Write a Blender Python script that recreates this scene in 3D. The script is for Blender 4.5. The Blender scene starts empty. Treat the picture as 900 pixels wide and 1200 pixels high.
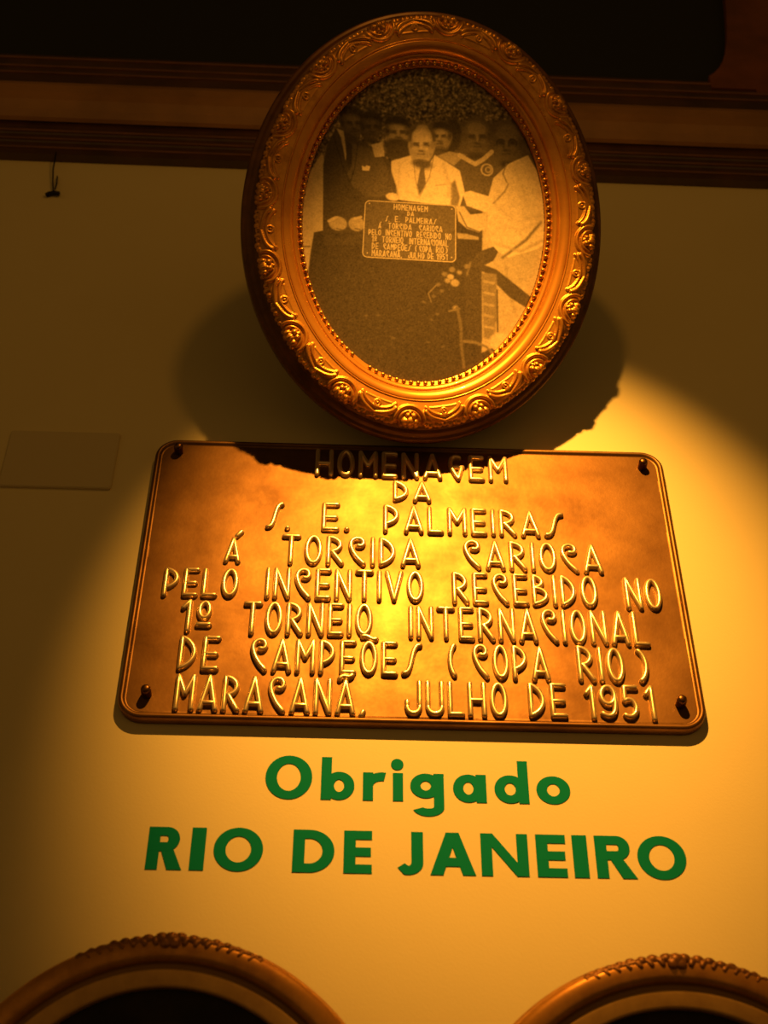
# A dim exhibition wall seen from below: a leaning gilt oval picture frame, a cast bronze
# commemorative plaque, green wall lettering and two more oval frames under one warm spotlight.
import bpy, bmesh, math, random
import numpy as np
from mathutils import Matrix, Vector

SC = bpy.context.scene
COL = SC.collection
Z0 = 2.48            # height of the plaque's centre above the floor
WALL = 0.011         # y of the wall face (the plaque's face is y = 0, the viewer stands at -y)
PI = math.pi

# ------------------------------------------------------------------ camera
cam_data = bpy.data.cameras.new('camera')
cam_data.sensor_fit = 'VERTICAL'
cam_data.sensor_height = 36.0
cam_data.lens = 36.0 * 1600 / 1200
cam_data.clip_start = 0.02
cam_data.dof.use_dof = True
cam_data.dof.focus_distance = 1.50
cam_data.dof.aperture_fstop = 6.3
cam = bpy.data.objects.new('camera', cam_data)
COL.objects.link(cam)
pitch, yaw, roll = 0.71232242, 0.03047794, 0.00568166
fwd = Vector((math.sin(yaw) * math.cos(pitch), math.cos(yaw) * math.cos(pitch), math.sin(pitch)))
rgt = fwd.cross(Vector((0, 0, 1))).normalized()
up = rgt.cross(fwd)
r2 = math.cos(roll) * rgt + math.sin(roll) * up
u2 = -math.sin(roll) * rgt + math.cos(roll) * up
M = Matrix((r2, u2, -fwd)).transposed().to_4x4()
M.translation = Vector((-0.06685921, -1.17943646, Z0 - 0.93027679))
cam.matrix_world = M
SC.camera = cam

# ------------------------------------------------------------------ world, lamp, exposure
world = bpy.data.worlds.new('world')
SC.world = world
world.use_nodes = True
bg = world.node_tree.nodes['Background']
# dim room light: a faint warm glow at eye level, a dark ceiling overhead
wn = world.node_tree
wtc = wn.nodes.new('ShaderNodeTexCoord')
wsx = wn.nodes.new('ShaderNodeSeparateXYZ')
wmr = wn.nodes.new('ShaderNodeMapRange')
wmr.inputs['From Min'].default_value = 0.15
wmr.inputs['From Max'].default_value = 0.42
wmr.inputs['To Min'].default_value = 0.125
wmr.inputs['To Max'].default_value = 0.020
wn.links.new(wtc.outputs['Generated'], wsx.inputs['Vector'])
wn.links.new(wsx.outputs['Z'], wmr.inputs['Value'])
wn.links.new(wmr.outputs['Result'], bg.inputs['Strength'])
bg.inputs['Color'].default_value = (1.0, 0.50, 0.10, 1)

LAMP = Vector((0.0317, -0.8087, Z0 + 0.6646))
LAMP_COL = (1.0, 0.43, 0.052)
sp = bpy.data.lights.new('spot_lamp', 'SPOT')
sp.energy = 130
sp.color = LAMP_COL
sp.spot_size = math.radians(47.5)
sp.spot_blend = 0.92
sp.shadow_soft_size = 0.012
spo = bpy.data.objects.new('spot_lamp', sp)
COL.objects.link(spo)
spo.location = LAMP
spo.rotation_euler = (Vector((0.078, WALL, Z0 - 0.010)) - LAMP).to_track_quat('-Z', 'Y').to_euler()
# light that leaks sideways out of the same lamp's reflector
lk = bpy.data.lights.new('lamp_spill', 'POINT')
lk.energy = 1.7
lk.color = LAMP_COL
lk.shadow_soft_size = 0.03
lko = bpy.data.objects.new('lamp_spill', lk)
COL.objects.link(lko)
lko.location = LAMP

SC.view_settings.view_transform = 'Standard'
SC.view_settings.look = 'None'
SC.view_settings.gamma = 1
SC.view_settings.use_curve_mapping = False
SC.view_settings.exposure = 0.0

# ------------------------------------------------------------------ measured data (metres; print in millimetres)
WORDS = [["HOMENAGEM", 0, -0.112, 0.1142, 0.1405, 0.1373, 0.1821, 0.1775],
 ["DA", 1, -0.0208, 0.0236, 0.104, 0.1029, 0.135, 0.1345],
 ["S.", 2, -0.1644, -0.1364, 0.0564, 0.056, 0.0983, 0.098],
 ["E.", 2, -0.1016, -0.0697, 0.0565, 0.0563, 0.0984, 0.0984],
 ["PALMEIRAS", 2, -0.0319, 0.1743, 0.0569, 0.0543, 0.0977, 0.0931],
 ["Á", 3, -0.2075, -0.1886, 0.0072, 0.0072, 0.0436, 0.0436],
 ["TORCIDA", 3, -0.1449, 0.0101, 0.0073, 0.008, 0.05, 0.0483],
 ["CARIOCA", 3, 0.0571, 0.2128, 0.007, 0.0047, 0.0486, 0.0463],
 ["PELO", 4, -0.2701, -0.1881, -0.0412, -0.0398, -0.0015, -0.0007],
 ["INCENTIVO", 4, -0.1595, 0.0132, -0.0401, -0.0407, 0.0026, 0.0015],
 ["RECEBIDO", 4, 0.0434, 0.203, -0.0416, -0.042, 0.0019, 0.0009],
 ["NO", 4, 0.2324, 0.273, -0.0434, -0.0439, 0.0006, -0.0011],
 ["1º", 5, -0.2472, -0.2133, -0.0872, -0.0871, -0.0442, -0.0442],
 ["TORNEIO", 5, -0.1806, -0.0422, -0.0883, -0.0874, -0.0449, -0.0447],
 ["INTERNACIONAL", 5, -0.0044, 0.2527, -0.0887, -0.0918, -0.0458, -0.0461],
 ["DE", 6, -0.2441, -0.2007, -0.1352, -0.135, -0.0917, -0.0915],
 ["CAMPEÕES", 6, -0.1701, 0.0104, -0.1347, -0.1372, -0.0928, -0.0936],
 ["(", 6, 0.0363, 0.0461, -0.1365, -0.1366, -0.094, -0.094],
 ["COPA", 6, 0.0617, 0.1434, -0.1374, -0.1384, -0.0938, -0.0953],
 ["RIO", 6, 0.1717, 0.2217, -0.1381, -0.1389, -0.0928, -0.0952],
 [")", 6, 0.2352, 0.2473, -0.138, -0.1382, -0.0954, -0.095],
 ["MARACANÃ,", 7, -0.243, -0.0482, -0.1841, -0.1852, -0.14, -0.1414],
 ["JULHO", 7, -0.009, 0.097, -0.1841, -0.184, -0.1409, -0.1419],
 ["DE", 7, 0.1176, 0.1575, -0.1834, -0.1829, -0.1413, -0.1411],
 ["1951", 7, 0.1754, 0.2482, -0.1845, -0.1844, -0.1417, -0.1412]]
LETTERS = [["O", 0, -0.1457, -0.0997, -0.2747, -0.2279],
 ["b", 0, -0.0909, -0.058, -0.2738, -0.2268],
 ["r", 0, -0.0498, -0.0279, -0.2734, -0.2262],
 ["i", 0, -0.0206, -0.0114, -0.2732, -0.2253],
 ["g", 0, -0.0033, 0.0299, -0.2736, -0.2261],
 ["a", 0, 0.0388, 0.0717, -0.2745, -0.2265],
 ["d", 0, 0.0796, 0.1135, -0.275, -0.227],
 ["o", 0, 0.121, 0.1545, -0.275, -0.2269],
 ["R", 1, -0.2524, -0.2184, -0.3507, -0.3068],
 ["I", 1, -0.2115, -0.1979, -0.3503, -0.3065],
 ["O", 1, -0.1899, -0.1432, -0.3521, -0.3056],
 ["D", 2, -0.1152, -0.0757, -0.3502, -0.3067],
 ["E", 2, -0.0669, -0.0401, -0.3502, -0.3067],
 ["J", 3, -0.0158, 0.0085, -0.3513, -0.3072],
 ["A", 3, 0.015, 0.058, -0.3509, -0.3069],
 ["N", 3, 0.0634, 0.1085, -0.3508, -0.3062],
 ["E", 3, 0.1162, 0.1448, -0.3507, -0.3066],
 ["I", 3, 0.1511, 0.1654, -0.3508, -0.3069],
 ["R", 3, 0.1727, 0.2107, -0.3507, -0.3066],
 ["O", 3, 0.2127, 0.2594, -0.3511, -0.3056]]
BOLTS = [[-0.2728, 0.1736], [0.2744, 0.1685], [0.2744, -0.1626], [-0.2711, -0.1647]]
HELD = [[-73.9, 17.3], [34.8, 27.3], [41.2, -41.5], [-70.7, -51.2]]
PRINT = [["p", [-181.8, 8.0, 178.8, 63.5, 202.4, -214.0, -153.6, -258.6], 0.036, 6],
 ["p", [-36.1, 78.1, -25.7, 120.5, 126.5, 149.0, 138.7, 94.6, 144.1, 32.1, -30.1, 16.7], 0.1, 6],
 ["p", [-163.6, -64.6, -156.2, -2.5, -146.0, 35.3, -130.9, 66.8, -125.9, 53.0, -122.9, -1.0, -122.4, -5.8, -120.2, -26.4, -130.8, -30.2, -132.5, -61.3, -132.6, -100.7, -149.7, -63.8, -164.1, -26.5], 0.42, 1.5],
 ["l", [-144.2, -49.4, -133.9, -47.9], 0.15, 1.01, 0.8],
 ["p", [67.2, 45.0, 149.4, 57.6, 157.6, -37.5, 139.8, -87.8, 107.1, -132.3, 82.9, -146.4, 74.0, -49.5], 0.33, 2],
 ["e", [-99.5, 108.4, 13.8, 21.5], 0.10540000000000001, 2.5],
 ["e", [-110.9, 106.2, 2.2, 4.3], 0.085, 2],
 ["e", [-87.9, 109.9, 2.2, 4.3], 0.07650000000000001, 2],
 ["e", [-100.6, 119.7, 14.1, 9.9], 0.03, 3],
 ["e", [-110.5, 111.2, 2.8, 7.8], 0.03, 2.5],
 ["e", [-89.4, 114.7, 2.8, 7.8], 0.03, 2.5],
 ["e", [-98.9, 113.7, 9.6, 4.7], 0.17850000000000002, 5],
 ["e", [-102.1, 107.6, 3.4, 2.2], 0.0408, 2.5],
 ["e", [-102.2, 103.2, 3.0, 2.8], 0.14450000000000002, 4],
 ["l", [-99.9, 110.2, -104.9, 109.4], 0.0425, 0.62, 1.5],
 ["e", [-92.5, 109.2, 3.4, 2.2], 0.0408, 2.5],
 ["e", [-91.5, 105.0, 3.0, 2.8], 0.14450000000000002, 4],
 ["l", [-95.1, 111.0, -90.1, 111.8], 0.0425, 0.62, 1.5],
 ["l", [-96.9, 109.2, -96.0, 104.2], 0.17, 1.38, 2],
 ["e", [-96.0, 102.2, 3.3, 1.1], 0.0425, 2],
 ["l", [-99.5, 98.2, -92.3, 99.3], 0.0374, 0.61, 1.5],
 ["e", [-95.9, 95.0, 4.4, 2.6], 0.10200000000000001, 4],
 ["e", [-97.5, 88.9, 8.5, 3.4], 0.030600000000000002, 4],
 ["p", [-118.5, -43.6, -128.3, 52.6, -125.8, 79.3, -117.2, 100.0, -107.0, 97.7, -87.5, 89.1, -61.5, 79.6, -44.8, 63.9, -40.9, 24.2, -51.4, 13.5, -75.0, 17.2, -73.1, -37.0], 0.055, 1.2],
 ["p", [-97.0, 83.9, -65.1, 80.2, -49.2, 57.7, -48.9, 24.8, -72.9, 21.1, -90.8, 32.9, -98.9, 46.3], 0.1, 2.5],
 ["p", [-117.1, 99.3, -110.3, 88.3, -102.8, 63.2, -99.7, 57.1, -104.7, 81.9, -108.4, 97.4], 0.4, 1],
 ["p", [-102.9, 85.9, -96.5, 82.5, -94.4, 57.9, -97.2, 50.2, -101.8, 60.4], 0.03, 1],
 ["l", [-119.7, 89.7, -105.6, 56.2, -94.7, 36.0], 0.02, 0.61, 0.8],
 ["l", [-89.8, 83.6, -90.5, 54.9, -94.3, 36.0], 0.03, 0.61, 0.8],
 ["p", [-82.3, 58.7, -78.6, 57.5, -76.7, 60.0, -72.4, 59.2, -73.3, 53.9, -81.1, 53.1], 0.6, 0.8],
 ["p", [-118.9, -29.3, -76.3, -23.0, -76.3, -22.8, -89.8, -29.9, -118.8, -30.5], 0.045, 1.5],
 ["e", [-103.7, -15.5, 10.9, 8.6], 0.3, 1.5],
 ["e", [-81.6, -12.9, 9.7, 8.6], 0.28, 1.5],
 ["l", [-114.8, -14.2, -106.2, -8.6], 0.42, 1.62, 0.8],
 ["l", [-84.3, -6.8, -77.2, -3.5], 0.36, 1.42, 0.8],
 ["l", [-104.8, -21.8, -94.1, -22.7], 0.1, 0.61, 0.8],
 ["l", [-83.2, -18.6, -76.7, -18.7], 0.1, 0.61, 0.8],
 ["e", [-75.8, 107.9, 12.6, 19.8], 0.0868, 2.5],
 ["e", [-86.2, 105.8, 2.0, 4.0], 0.07, 2],
 ["e", [-65.2, 109.3, 2.0, 4.0], 0.06300000000000001, 2],
 ["e", [-76.8, 118.2, 12.8, 9.1], 0.03, 3],
 ["e", [-85.8, 110.5, 2.5, 7.1], 0.03, 2.5],
 ["e", [-66.5, 113.6, 2.5, 7.1], 0.03, 2.5],
 ["e", [-75.7, 112.6, 8.8, 4.4], 0.14700000000000002, 5],
 ["e", [-79.1, 107.0, 3.1, 2.0], 0.033600000000000005, 2.5],
 ["e", [-79.3, 102.9, 2.8, 2.6], 0.11900000000000001, 4],
 ["l", [-77.1, 109.4, -81.7, 108.6], 0.035, 0.57, 1.5],
 ["e", [-70.4, 108.4, 3.1, 2.0], 0.033600000000000005, 2.5],
 ["e", [-69.4, 104.5, 2.8, 2.6], 0.11900000000000001, 4],
 ["l", [-72.7, 110.1, -68.1, 110.8], 0.035, 0.57, 1.5],
 ["l", [-74.6, 108.4, -73.9, 103.8], 0.14, 1.26, 2],
 ["e", [-73.9, 101.9, 3.0, 1.0], 0.035, 2],
 ["l", [-76.9, 98.2, -70.4, 99.3], 0.030800000000000004, 0.56, 1.5],
 ["e", [-73.5, 95.4, 4.0, 2.4], 0.084, 4],
 ["e", [-74.0, 89.9, 7.8, 3.2], 0.0252, 4],
 ["p", [-73.6, 86.1, -59.8, 92.0, -56.6, 74.2, -67.9, 71.6], 0.4, 1.2],
 ["e", [-43.9, 106.4, 15.0, 20.7], 0.21080000000000002, 2.5],
 ["e", [-56.5, 104.0, 2.4, 4.1], 0.17, 2],
 ["e", [-31.2, 108.1, 2.4, 4.1], 0.15300000000000002, 2],
 ["e", [-45.0, 117.2, 15.3, 9.5], 0.03, 3],
 ["e", [-55.9, 108.9, 3.0, 7.4], 0.03, 2.5],
 ["e", [-32.7, 112.6, 3.0, 7.4], 0.03, 2.5],
 ["e", [-44.0, 111.4, 10.5, 4.5], 0.35700000000000004, 5],
 ["e", [-48.3, 105.3, 3.7, 2.1], 0.0816, 2.5],
 ["e", [-48.6, 101.0, 3.3, 2.7], 0.28900000000000003, 4],
 ["l", [-45.9, 107.8, -51.4, 107.0], 0.085, 0.67, 1.5],
 ["e", [-37.8, 107.0, 3.7, 2.1], 0.0816, 2.5],
 ["e", [-36.7, 102.9, 3.3, 2.7], 0.28900000000000003, 4],
 ["l", [-40.6, 108.7, -35.1, 109.6], 0.085, 0.67, 1.5],
 ["l", [-43.0, 106.9, -42.4, 102.0], 0.34, 1.5, 2],
 ["e", [-42.2, 100.1, 3.6, 1.0], 0.085, 2],
 ["l", [-45.9, 96.2, -38.1, 97.4], 0.0748, 0.58, 1.5],
 ["e", [-41.8, 93.3, 4.8, 2.5], 0.20400000000000001, 4],
 ["e", [-42.1, 87.6, 9.3, 3.3], 0.061200000000000004, 4],
 ["e", [-39.9, 87.9, 18.6, 10.3], 0.045, 4],
 ["p", [-55.6, 75.1, -50.4, 95.8, -25.2, 96.1, -26.1, 79.0, -46.3, 72.1], 0.05, 2],
 ["e", [21.7, 112.5, 12.2, 21.5], 0.03, 3],
 ["e", [10.6, 110.0, 11.8, 18.9], 0.21080000000000002, 2.5],
 ["e", [0.6, 108.1, 1.9, 3.8], 0.17, 2],
 ["e", [20.7, 111.3, 1.9, 3.8], 0.15300000000000002, 2],
 ["e", [9.7, 120.0, 12.0, 8.7], 0.03, 3],
 ["e", [1.1, 112.6, 2.4, 6.8], 0.03, 2.5],
 ["e", [19.4, 115.5, 2.4, 6.8], 0.03, 2.5],
 ["e", [8.9, 114.3, 8.2, 4.2], 0.35700000000000004, 5],
 ["e", [4.0, 108.6, 2.9, 1.9], 0.0816, 2.5],
 ["e", [3.8, 104.7, 2.6, 2.5], 0.28900000000000003, 4],
 ["l", [5.9, 110.9, 1.5, 110.2], 0.085, 0.53, 1.5],
 ["e", [12.3, 110.0, 2.9, 1.9], 0.0816, 2.5],
 ["e", [13.2, 106.2, 2.6, 2.5], 0.28900000000000003, 4],
 ["l", [10.0, 111.6, 14.4, 112.3], 0.085, 0.53, 1.5],
 ["l", [7.6, 109.9, 7.5, 105.3], 0.34, 1.18, 2],
 ["e", [7.9, 103.5, 2.8, 0.9], 0.085, 2],
 ["l", [5.3, 100.0, 11.6, 101.0], 0.0748, 0.53, 1.5],
 ["e", [9.3, 97.4, 3.8, 2.3], 0.20400000000000001, 4],
 ["e", [12.3, 92.7, 7.3, 3.0], 0.061200000000000004, 4],
 ["p", [6.8, 85.0, 20.6, 92.7, 42.7, 92.1, 29.6, 75.6], 0.28, 1.5],
 ["e", [52.2, 116.0, 17.8, 25.8], 0.13019999999999998, 2.5],
 ["e", [37.0, 113.1, 2.9, 5.2], 0.105, 2],
 ["e", [67.6, 118.0, 2.9, 5.2], 0.0945, 2],
 ["e", [51.9, 125.3, 12.5, 10.3], 0.2205, 5],
 ["e", [46.8, 114.7, 4.5, 2.6], 0.05039999999999999, 2.5],
 ["e", [46.5, 109.3, 3.9, 3.4], 0.1785, 4],
 ["l", [49.8, 117.8, 43.1, 116.7], 0.0525, 0.8, 1.5],
 ["e", [59.6, 116.7, 4.5, 2.6], 0.05039999999999999, 2.5],
 ["e", [60.9, 111.6, 3.9, 3.4], 0.1785, 4],
 ["l", [56.2, 118.9, 62.9, 119.9], 0.0525, 0.8, 1.5],
 ["l", [53.3, 116.6, 54.1, 110.5], 0.21, 1.78, 2],
 ["e", [54.2, 108.0, 4.3, 1.3], 0.0525, 2],
 ["l", [49.7, 103.1, 59.3, 104.6], 0.0462, 0.73, 1.5],
 ["e", [54.7, 99.4, 5.7, 3.1], 0.126, 4],
 ["e", [54.4, 92.2, 11.1, 4.1], 0.0378, 4],
 ["p", [24.5, 71.1, 39.2, 90.1, 51.4, 85.3, 75.1, 100.3, 96.2, 91.7, 106.9, 33.9, 45.3, 24.5], 0.11, 1.5],
 ["l", [33.7, 90.0, 43.2, 86.3, 53.9, 82.0, 63.1, 89.4, 72.8, 100.6], 0.4, 2.63, 1.2],
 ["r", [69.0, 77.3, 6.9], 0.38, 0.9],
 ["r", [70.5, 77.6, 3.2], 0.3, 0.9],
 ["e", [92.2, 114.9, 18.6, 29.3], 0.1178, 2.5],
 ["e", [76.2, 111.9, 3.0, 5.9], 0.095, 2],
 ["e", [108.5, 117.0, 3.0, 5.9], 0.0855, 2],
 ["e", [90.3, 125.3, 13.0, 11.7], 0.1995, 5],
 ["e", [83.5, 113.0, 4.7, 2.9], 0.0456, 2.5],
 ["r", [83.2, 112.7, 5.2], 0.03, 0.8],
 ["e", [83.2, 106.9, 4.1, 3.8], 0.1615, 4],
 ["l", [86.6, 116.6, 79.6, 115.4], 0.0475, 0.84, 1.5],
 ["e", [97.0, 115.2, 4.7, 2.9], 0.0456, 2.5],
 ["r", [97.4, 115.0, 5.2], 0.03, 0.8],
 ["e", [98.4, 109.3, 4.1, 3.8], 0.1615, 4],
 ["l", [93.4, 117.7, 100.4, 118.8], 0.0475, 0.84, 1.5],
 ["l", [89.8, 115.1, 90.0, 108.0], 0.19, 1.86, 2],
 ["e", [90.4, 105.3, 4.5, 1.5], 0.0475, 2],
 ["l", [86.0, 99.7, 96.1, 101.3], 0.041800000000000004, 0.83, 1.5],
 ["e", [91.9, 95.6, 6.0, 3.5], 0.11399999999999999, 4],
 ["e", [94.7, 87.9, 11.6, 4.7], 0.0342, 4],
 ["p", [77.4, -14.8, 73.6, 43.6, 77.9, 68.3, 95.3, 89.3, 117.8, 103.3, 130.5, 85.9, 146.9, 43.7, 159.0, -10.2, 154.1, 2.6, 140.4, -10.5, 104.9, -26.7, 85.8, -18.5, 75.2, 9.3], 0.5, 1.2],
 ["l", [80.8, 37.3, 93.3, 54.0, 96.8, 63.9], 0.22, 1.01, 1.5],
 ["l", [92.7, 89.3, 89.1, 75.7, 94.8, 65.4], 0.15, 0.81, 1],
 ["l", [141.2, 22.9, 124.8, -1.7, 97.7, -27.8], 0.18, 2.03, 2],
 ["p", [41.6, 44.2, 51.1, 48.3, 73.4, 45.0, 81.1, 33.6, 73.8, 24.4, 48.5, 29.4], 0.52, 1.2],
 ["p", [-47.9, 69.7, -24.8, 80.7, -17.1, 76.7, -9.4, 71.3, -2.2, 72.4, 3.8, 85.2, 15.2, 80.7, 35.8, 71.0, 44.0, 46.4, 39.9, 27.4, 27.0, 25.4, -36.3, 24.2, -45.0, 40.0], 0.58, 1.2],
 ["p", [26.2, 52.9, 31.1, 59.2, 39.6, 38.4, 37.7, 27.0, 28.8, 25.7], 0.2, 2],
 ["p", [-46.8, 58.1, -39.0, 41.0, -33.7, 24.2, -48.7, 22.7, -48.5, 50.5], 0.09, 2],
 ["p", [-20.1, 77.0, -9.2, 69.9, -1.6, 74.0, -4.1, 39.0, -10.0, 32.2, -14.8, 44.7], 0.52, 1],
 ["p", [-12.2, 67.2, -7.6, 67.9, -3.5, 48.3, -10.1, 33.7, -14.1, 45.6], 0.14, 1],
 ["l", [-21.6, 77.5, -17.6, 55.3, -10.8, 33.6], 0.25, 0.61, 0.8],
 ["l", [2.6, 82.4, -0.1, 58.0, -9.3, 32.4], 0.25, 0.61, 0.8],
 ["l", [8.4, 48.3, 20.8, 51.7], 0.32, 0.61, 0.8],
 ["e", [-13.2, 95.8, 16.2, 25.0], 0.31, 2.5],
 ["e", [-26.8, 93.2, 2.6, 5.0], 0.25, 2],
 ["e", [0.6, 97.6, 2.6, 5.0], 0.225, 2],
 ["e", [-14.3, 104.6, 11.3, 10.0], 0.525, 5],
 ["e", [-19.5, 94.4, 4.1, 2.5], 0.12, 2.5],
 ["e", [-19.7, 89.2, 3.6, 3.2], 0.425, 4],
 ["l", [-16.9, 97.4, -22.9, 96.4], 0.125, 0.73, 1.5],
 ["e", [-8.0, 96.2, 4.1, 2.5], 0.12, 2.5],
 ["e", [-6.8, 91.3, 3.6, 3.2], 0.425, 4],
 ["l", [-11.2, 98.3, -5.1, 99.3], 0.125, 0.73, 1.5],
 ["l", [-14.0, 96.1, -13.5, 90.2], 0.5, 1.62, 2],
 ["e", [-13.3, 87.9, 3.9, 1.2], 0.125, 2],
 ["l", [-17.1, 83.2, -8.5, 84.6], 0.11, 0.71, 1.5],
 ["e", [-12.3, 79.7, 5.2, 3.0], 0.3, 4],
 ["e", [-11.0, 73.0, 10.1, 4.0], 0.09, 4],
 ["l", [-28.0, 99.4, -27.8, 108.3, -23.7, 114.8], 0.09, 1.82, 3],
 ["l", [-5.8, 117.8, -1.4, 113.3, 1.0, 104.0], 0.09, 1.82, 3],
 ["e", [-10.1, 71.2, 11.3, 5.2], 0.1, 5],
 ["e", [-41.9, 26.6, 8.1, 4.7], 0.5, 1.2],
 ["l", [-37.9, 66.8, -35.8, 30.5], 0.42, 1.01, 4],
 ["l", [-24.8, 35.8, -9.8, 30.1], 0.44, 1.22, 4],
 ["l", [15.0, 75.2, 24.2, 54.4, 25.9, 36.3], 0.42, 1.42, 5],
 ["l", [-4.5, 31.6, 11.1, 39.5], 0.48, 1.01, 4],
 ["l", [102.3, 85.2, 115.9, 57.5, 122.8, 21.5], 0.42, 2.03, 8],
 ["l", [84.7, 34.2, 108.2, 19.3, 140.5, 31.5], 0.42, 1.82, 8],
 ["p", [34.9, 26.6, 44.9, 28.1, 53.8, 19.2, 73.8, 24.4, 74.0, 6.8, 65.9, -1.1, 51.1, 1.5, 40.1, 9.0], 0.4, 1.5],
 ["l", [40.2, 20.1, 50.9, 3.3, 65.8, -0.3], 0.15, 1.01, 0.8],
 ["p", [39.0, -5.6, 51.7, -5.2, 66.4, -6.7, 66.8, -10.3, 41.4, -12.6], 0.25, 1.5],
 ["l", [86.8, 11.1, 116.6, 8.1, 140.9, 26.6], 0.4, 1.62, 6],
 ["l", [85.2, -11.3, 118.8, -17.4, 146.8, 1.5], 0.26, 1.22, 4],
 ["l", [102.3, -38.1, 118.0, -90.8], 0.24, 1.42, 5],
 ["l", [126.3, -60.4, 132.5, -88.8], 0.42, 1.22, 5],
 ["e", [87.5, 3.8, 10.5, 17.2], 0.44, 12],
 ["p", [55.2, -43.1, 68.1, -24.8, 85.6, -15.6, 91.9, -21.3, 87.1, -33.0, 76.8, -40.0, 91.7, -43.3, 138.4, -71.5, 132.2, -85.2, 109.1, -73.8, 77.6, -49.0], 0.06, 1.5],
 ["p", [73.3, -49.6, 92.2, -48.8, 98.5, -93.5, 95.9, -130.1, 83.0, -128.3], 0.2, 2],
 ["l", [94.7, -68.5, 100.0, -118.7], 0.08, 1.01, 1],
 ["l", [78.6, -59.8, 89.6, -60.5], 0.28, 0.81, 1],
 ["l", [79.8, -73.5, 90.9, -74.2], 0.28, 0.81, 1],
 ["l", [81.1, -87.2, 92.1, -87.8], 0.28, 0.81, 1],
 ["l", [82.3, -100.8, 93.3, -101.5], 0.28, 0.81, 1],
 ["l", [83.6, -114.4, 94.6, -115.1], 0.28, 0.81, 1],
 ["p", [52.1, -49.0, 73.0, -46.0, 81.6, -132.1, 63.6, -134.5], 0.05, 2],
 ["e", [36.8, -60.3, 4.1, 3.4], 0.31, 1.8],
 ["e", [42.8, -66.8, 5.3, 4.5], 0.26039999999999996, 1.8],
 ["e", [33.7, -65.5, 3.6, 3.1], 0.217, 1.8],
 ["e", [29.3, -57.8, 3.2, 2.8], 0.1736, 1.8],
 ["e", [47.0, -53.4, 3.2, 2.8], 0.217, 1.8],
 ["e", [37.8, -51.1, 3.6, 3.1], 0.186, 1.8],
 ["e", [23.4, -71.3, 2.8, 2.4], 0.1364, 1.8],
 ["e", [55.4, -44.9, 3.2, 2.8], 0.186, 1.8],
 ["e", [27.7, -78.7, 2.4, 2.1], 0.124, 1.8],
 ["e", [18.7, -86.5, 2.4, 2.1], 0.124, 1.8],
 ["e", [46.4, -97.1, 3.6, 3.1], 0.21080000000000002, 1.8],
 ["l", [56.4, -55.7, 59.2, -38.9], 0.16, 1.22, 1.5],
 ["l", [16.5, -94.0, 11.9, -83.8, 21.6, -71.6], 0.2, 0.61, 0.8],
 ["l", [38.9, -101.8, 51.1, -97.2], 0.17, 1.01, 1.5],
 ["l", [48.6, -97.5, 54.8, -117.7, 57.9, -142.5, 63.0, -167.0], 0.12, 1.82, 1.5],
 ["l", [60.8, -135.6, 74.6, -135.2, 87.6, -138.5, 97.4, -146.2], 0.17, 1.62, 1.8],
 ["e", [105.1, -131.1, 13.8, 11.2], 0.42, 2],
 ["e", [17.5, -142.5, 2.4, 1.3], 0.1, 1.5],
 ["e", [18.5, -115.4, 2.4, 1.3], 0.1, 1.5],
 ["e", [7.6, -95.3, 2.4, 1.3], 0.1, 1.5],
 ["e", [25.0, -107.3, 2.4, 1.3], 0.1, 1.5],
 ["e", [35.8, -145.5, 2.4, 1.3], 0.1, 1.5],
 ["e", [-59.5, -120.8, 2.4, 1.3], 0.1, 1.5],
 ["e", [-45.5, -118.9, 2.4, 1.3], 0.1, 1.5],
 ["e", [-25.3, -143.0, 2.4, 1.3], 0.1, 1.5]]

# ------------------------------------------------------------------ helpers
def mat(name, color, rough=0.5, metal=0.0, spec=0.5, noise=None, bump=None, coat=0.0):
    """Principled material; noise = (scale, colour2, amount contrast), bump = (scale, strength, distance)."""
    m = bpy.data.materials.new(name)
    m.use_nodes = True
    nt = m.node_tree
    b = nt.nodes['Principled BSDF']
    b.inputs['Base Color'].default_value = (*color, 1)
    b.inputs['Roughness'].default_value = rough
    b.inputs['Metallic'].default_value = metal
    b.inputs['Specular IOR Level'].default_value = spec
    b.inputs['Coat Weight'].default_value = coat
    tc = nt.nodes.new('ShaderNodeTexCoord')
    if noise:
        for_scale, c2, lo, hi, rough2 = noise
        n = nt.nodes.new('ShaderNodeTexNoise')
        n.inputs['Scale'].default_value = for_scale
        n.inputs['Detail'].default_value = 6
        n.inputs['Roughness'].default_value = 0.62
        nt.links.new(tc.outputs['Object'], n.inputs['Vector'])
        r = nt.nodes.new('ShaderNodeValToRGB')
        r.color_ramp.elements[0].position = lo
        r.color_ramp.elements[0].color = (*c2, 1)
        r.color_ramp.elements[1].position = hi
        r.color_ramp.elements[1].color = (*color, 1)
        nt.links.new(n.outputs['Fac'], r.inputs['Fac'])
        nt.links.new(r.outputs['Color'], b.inputs['Base Color'])
        if rough2 is not None:
            mr = nt.nodes.new('ShaderNodeMapRange')
            mr.inputs['From Min'].default_value = lo
            mr.inputs['From Max'].default_value = hi
            mr.inputs['To Min'].default_value = rough2
            mr.inputs['To Max'].default_value = rough
            nt.links.new(n.outputs['Fac'], mr.inputs['Value'])
            nt.links.new(mr.outputs['Result'], b.inputs['Roughness'])
    if bump:
        sc, st, di = bump
        n2 = nt.nodes.new('ShaderNodeTexNoise')
        n2.inputs['Scale'].default_value = sc
        n2.inputs['Detail'].default_value = 4
        nt.links.new(tc.outputs['Object'], n2.inputs['Vector'])
        bp = nt.nodes.new('ShaderNodeBump')
        bp.inputs['Strength'].default_value = st
        bp.inputs['Distance'].default_value = di
        nt.links.new(n2.outputs['Fac'], bp.inputs['Height'])
        nt.links.new(bp.outputs['Normal'], b.inputs['Normal'])
    return m


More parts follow.
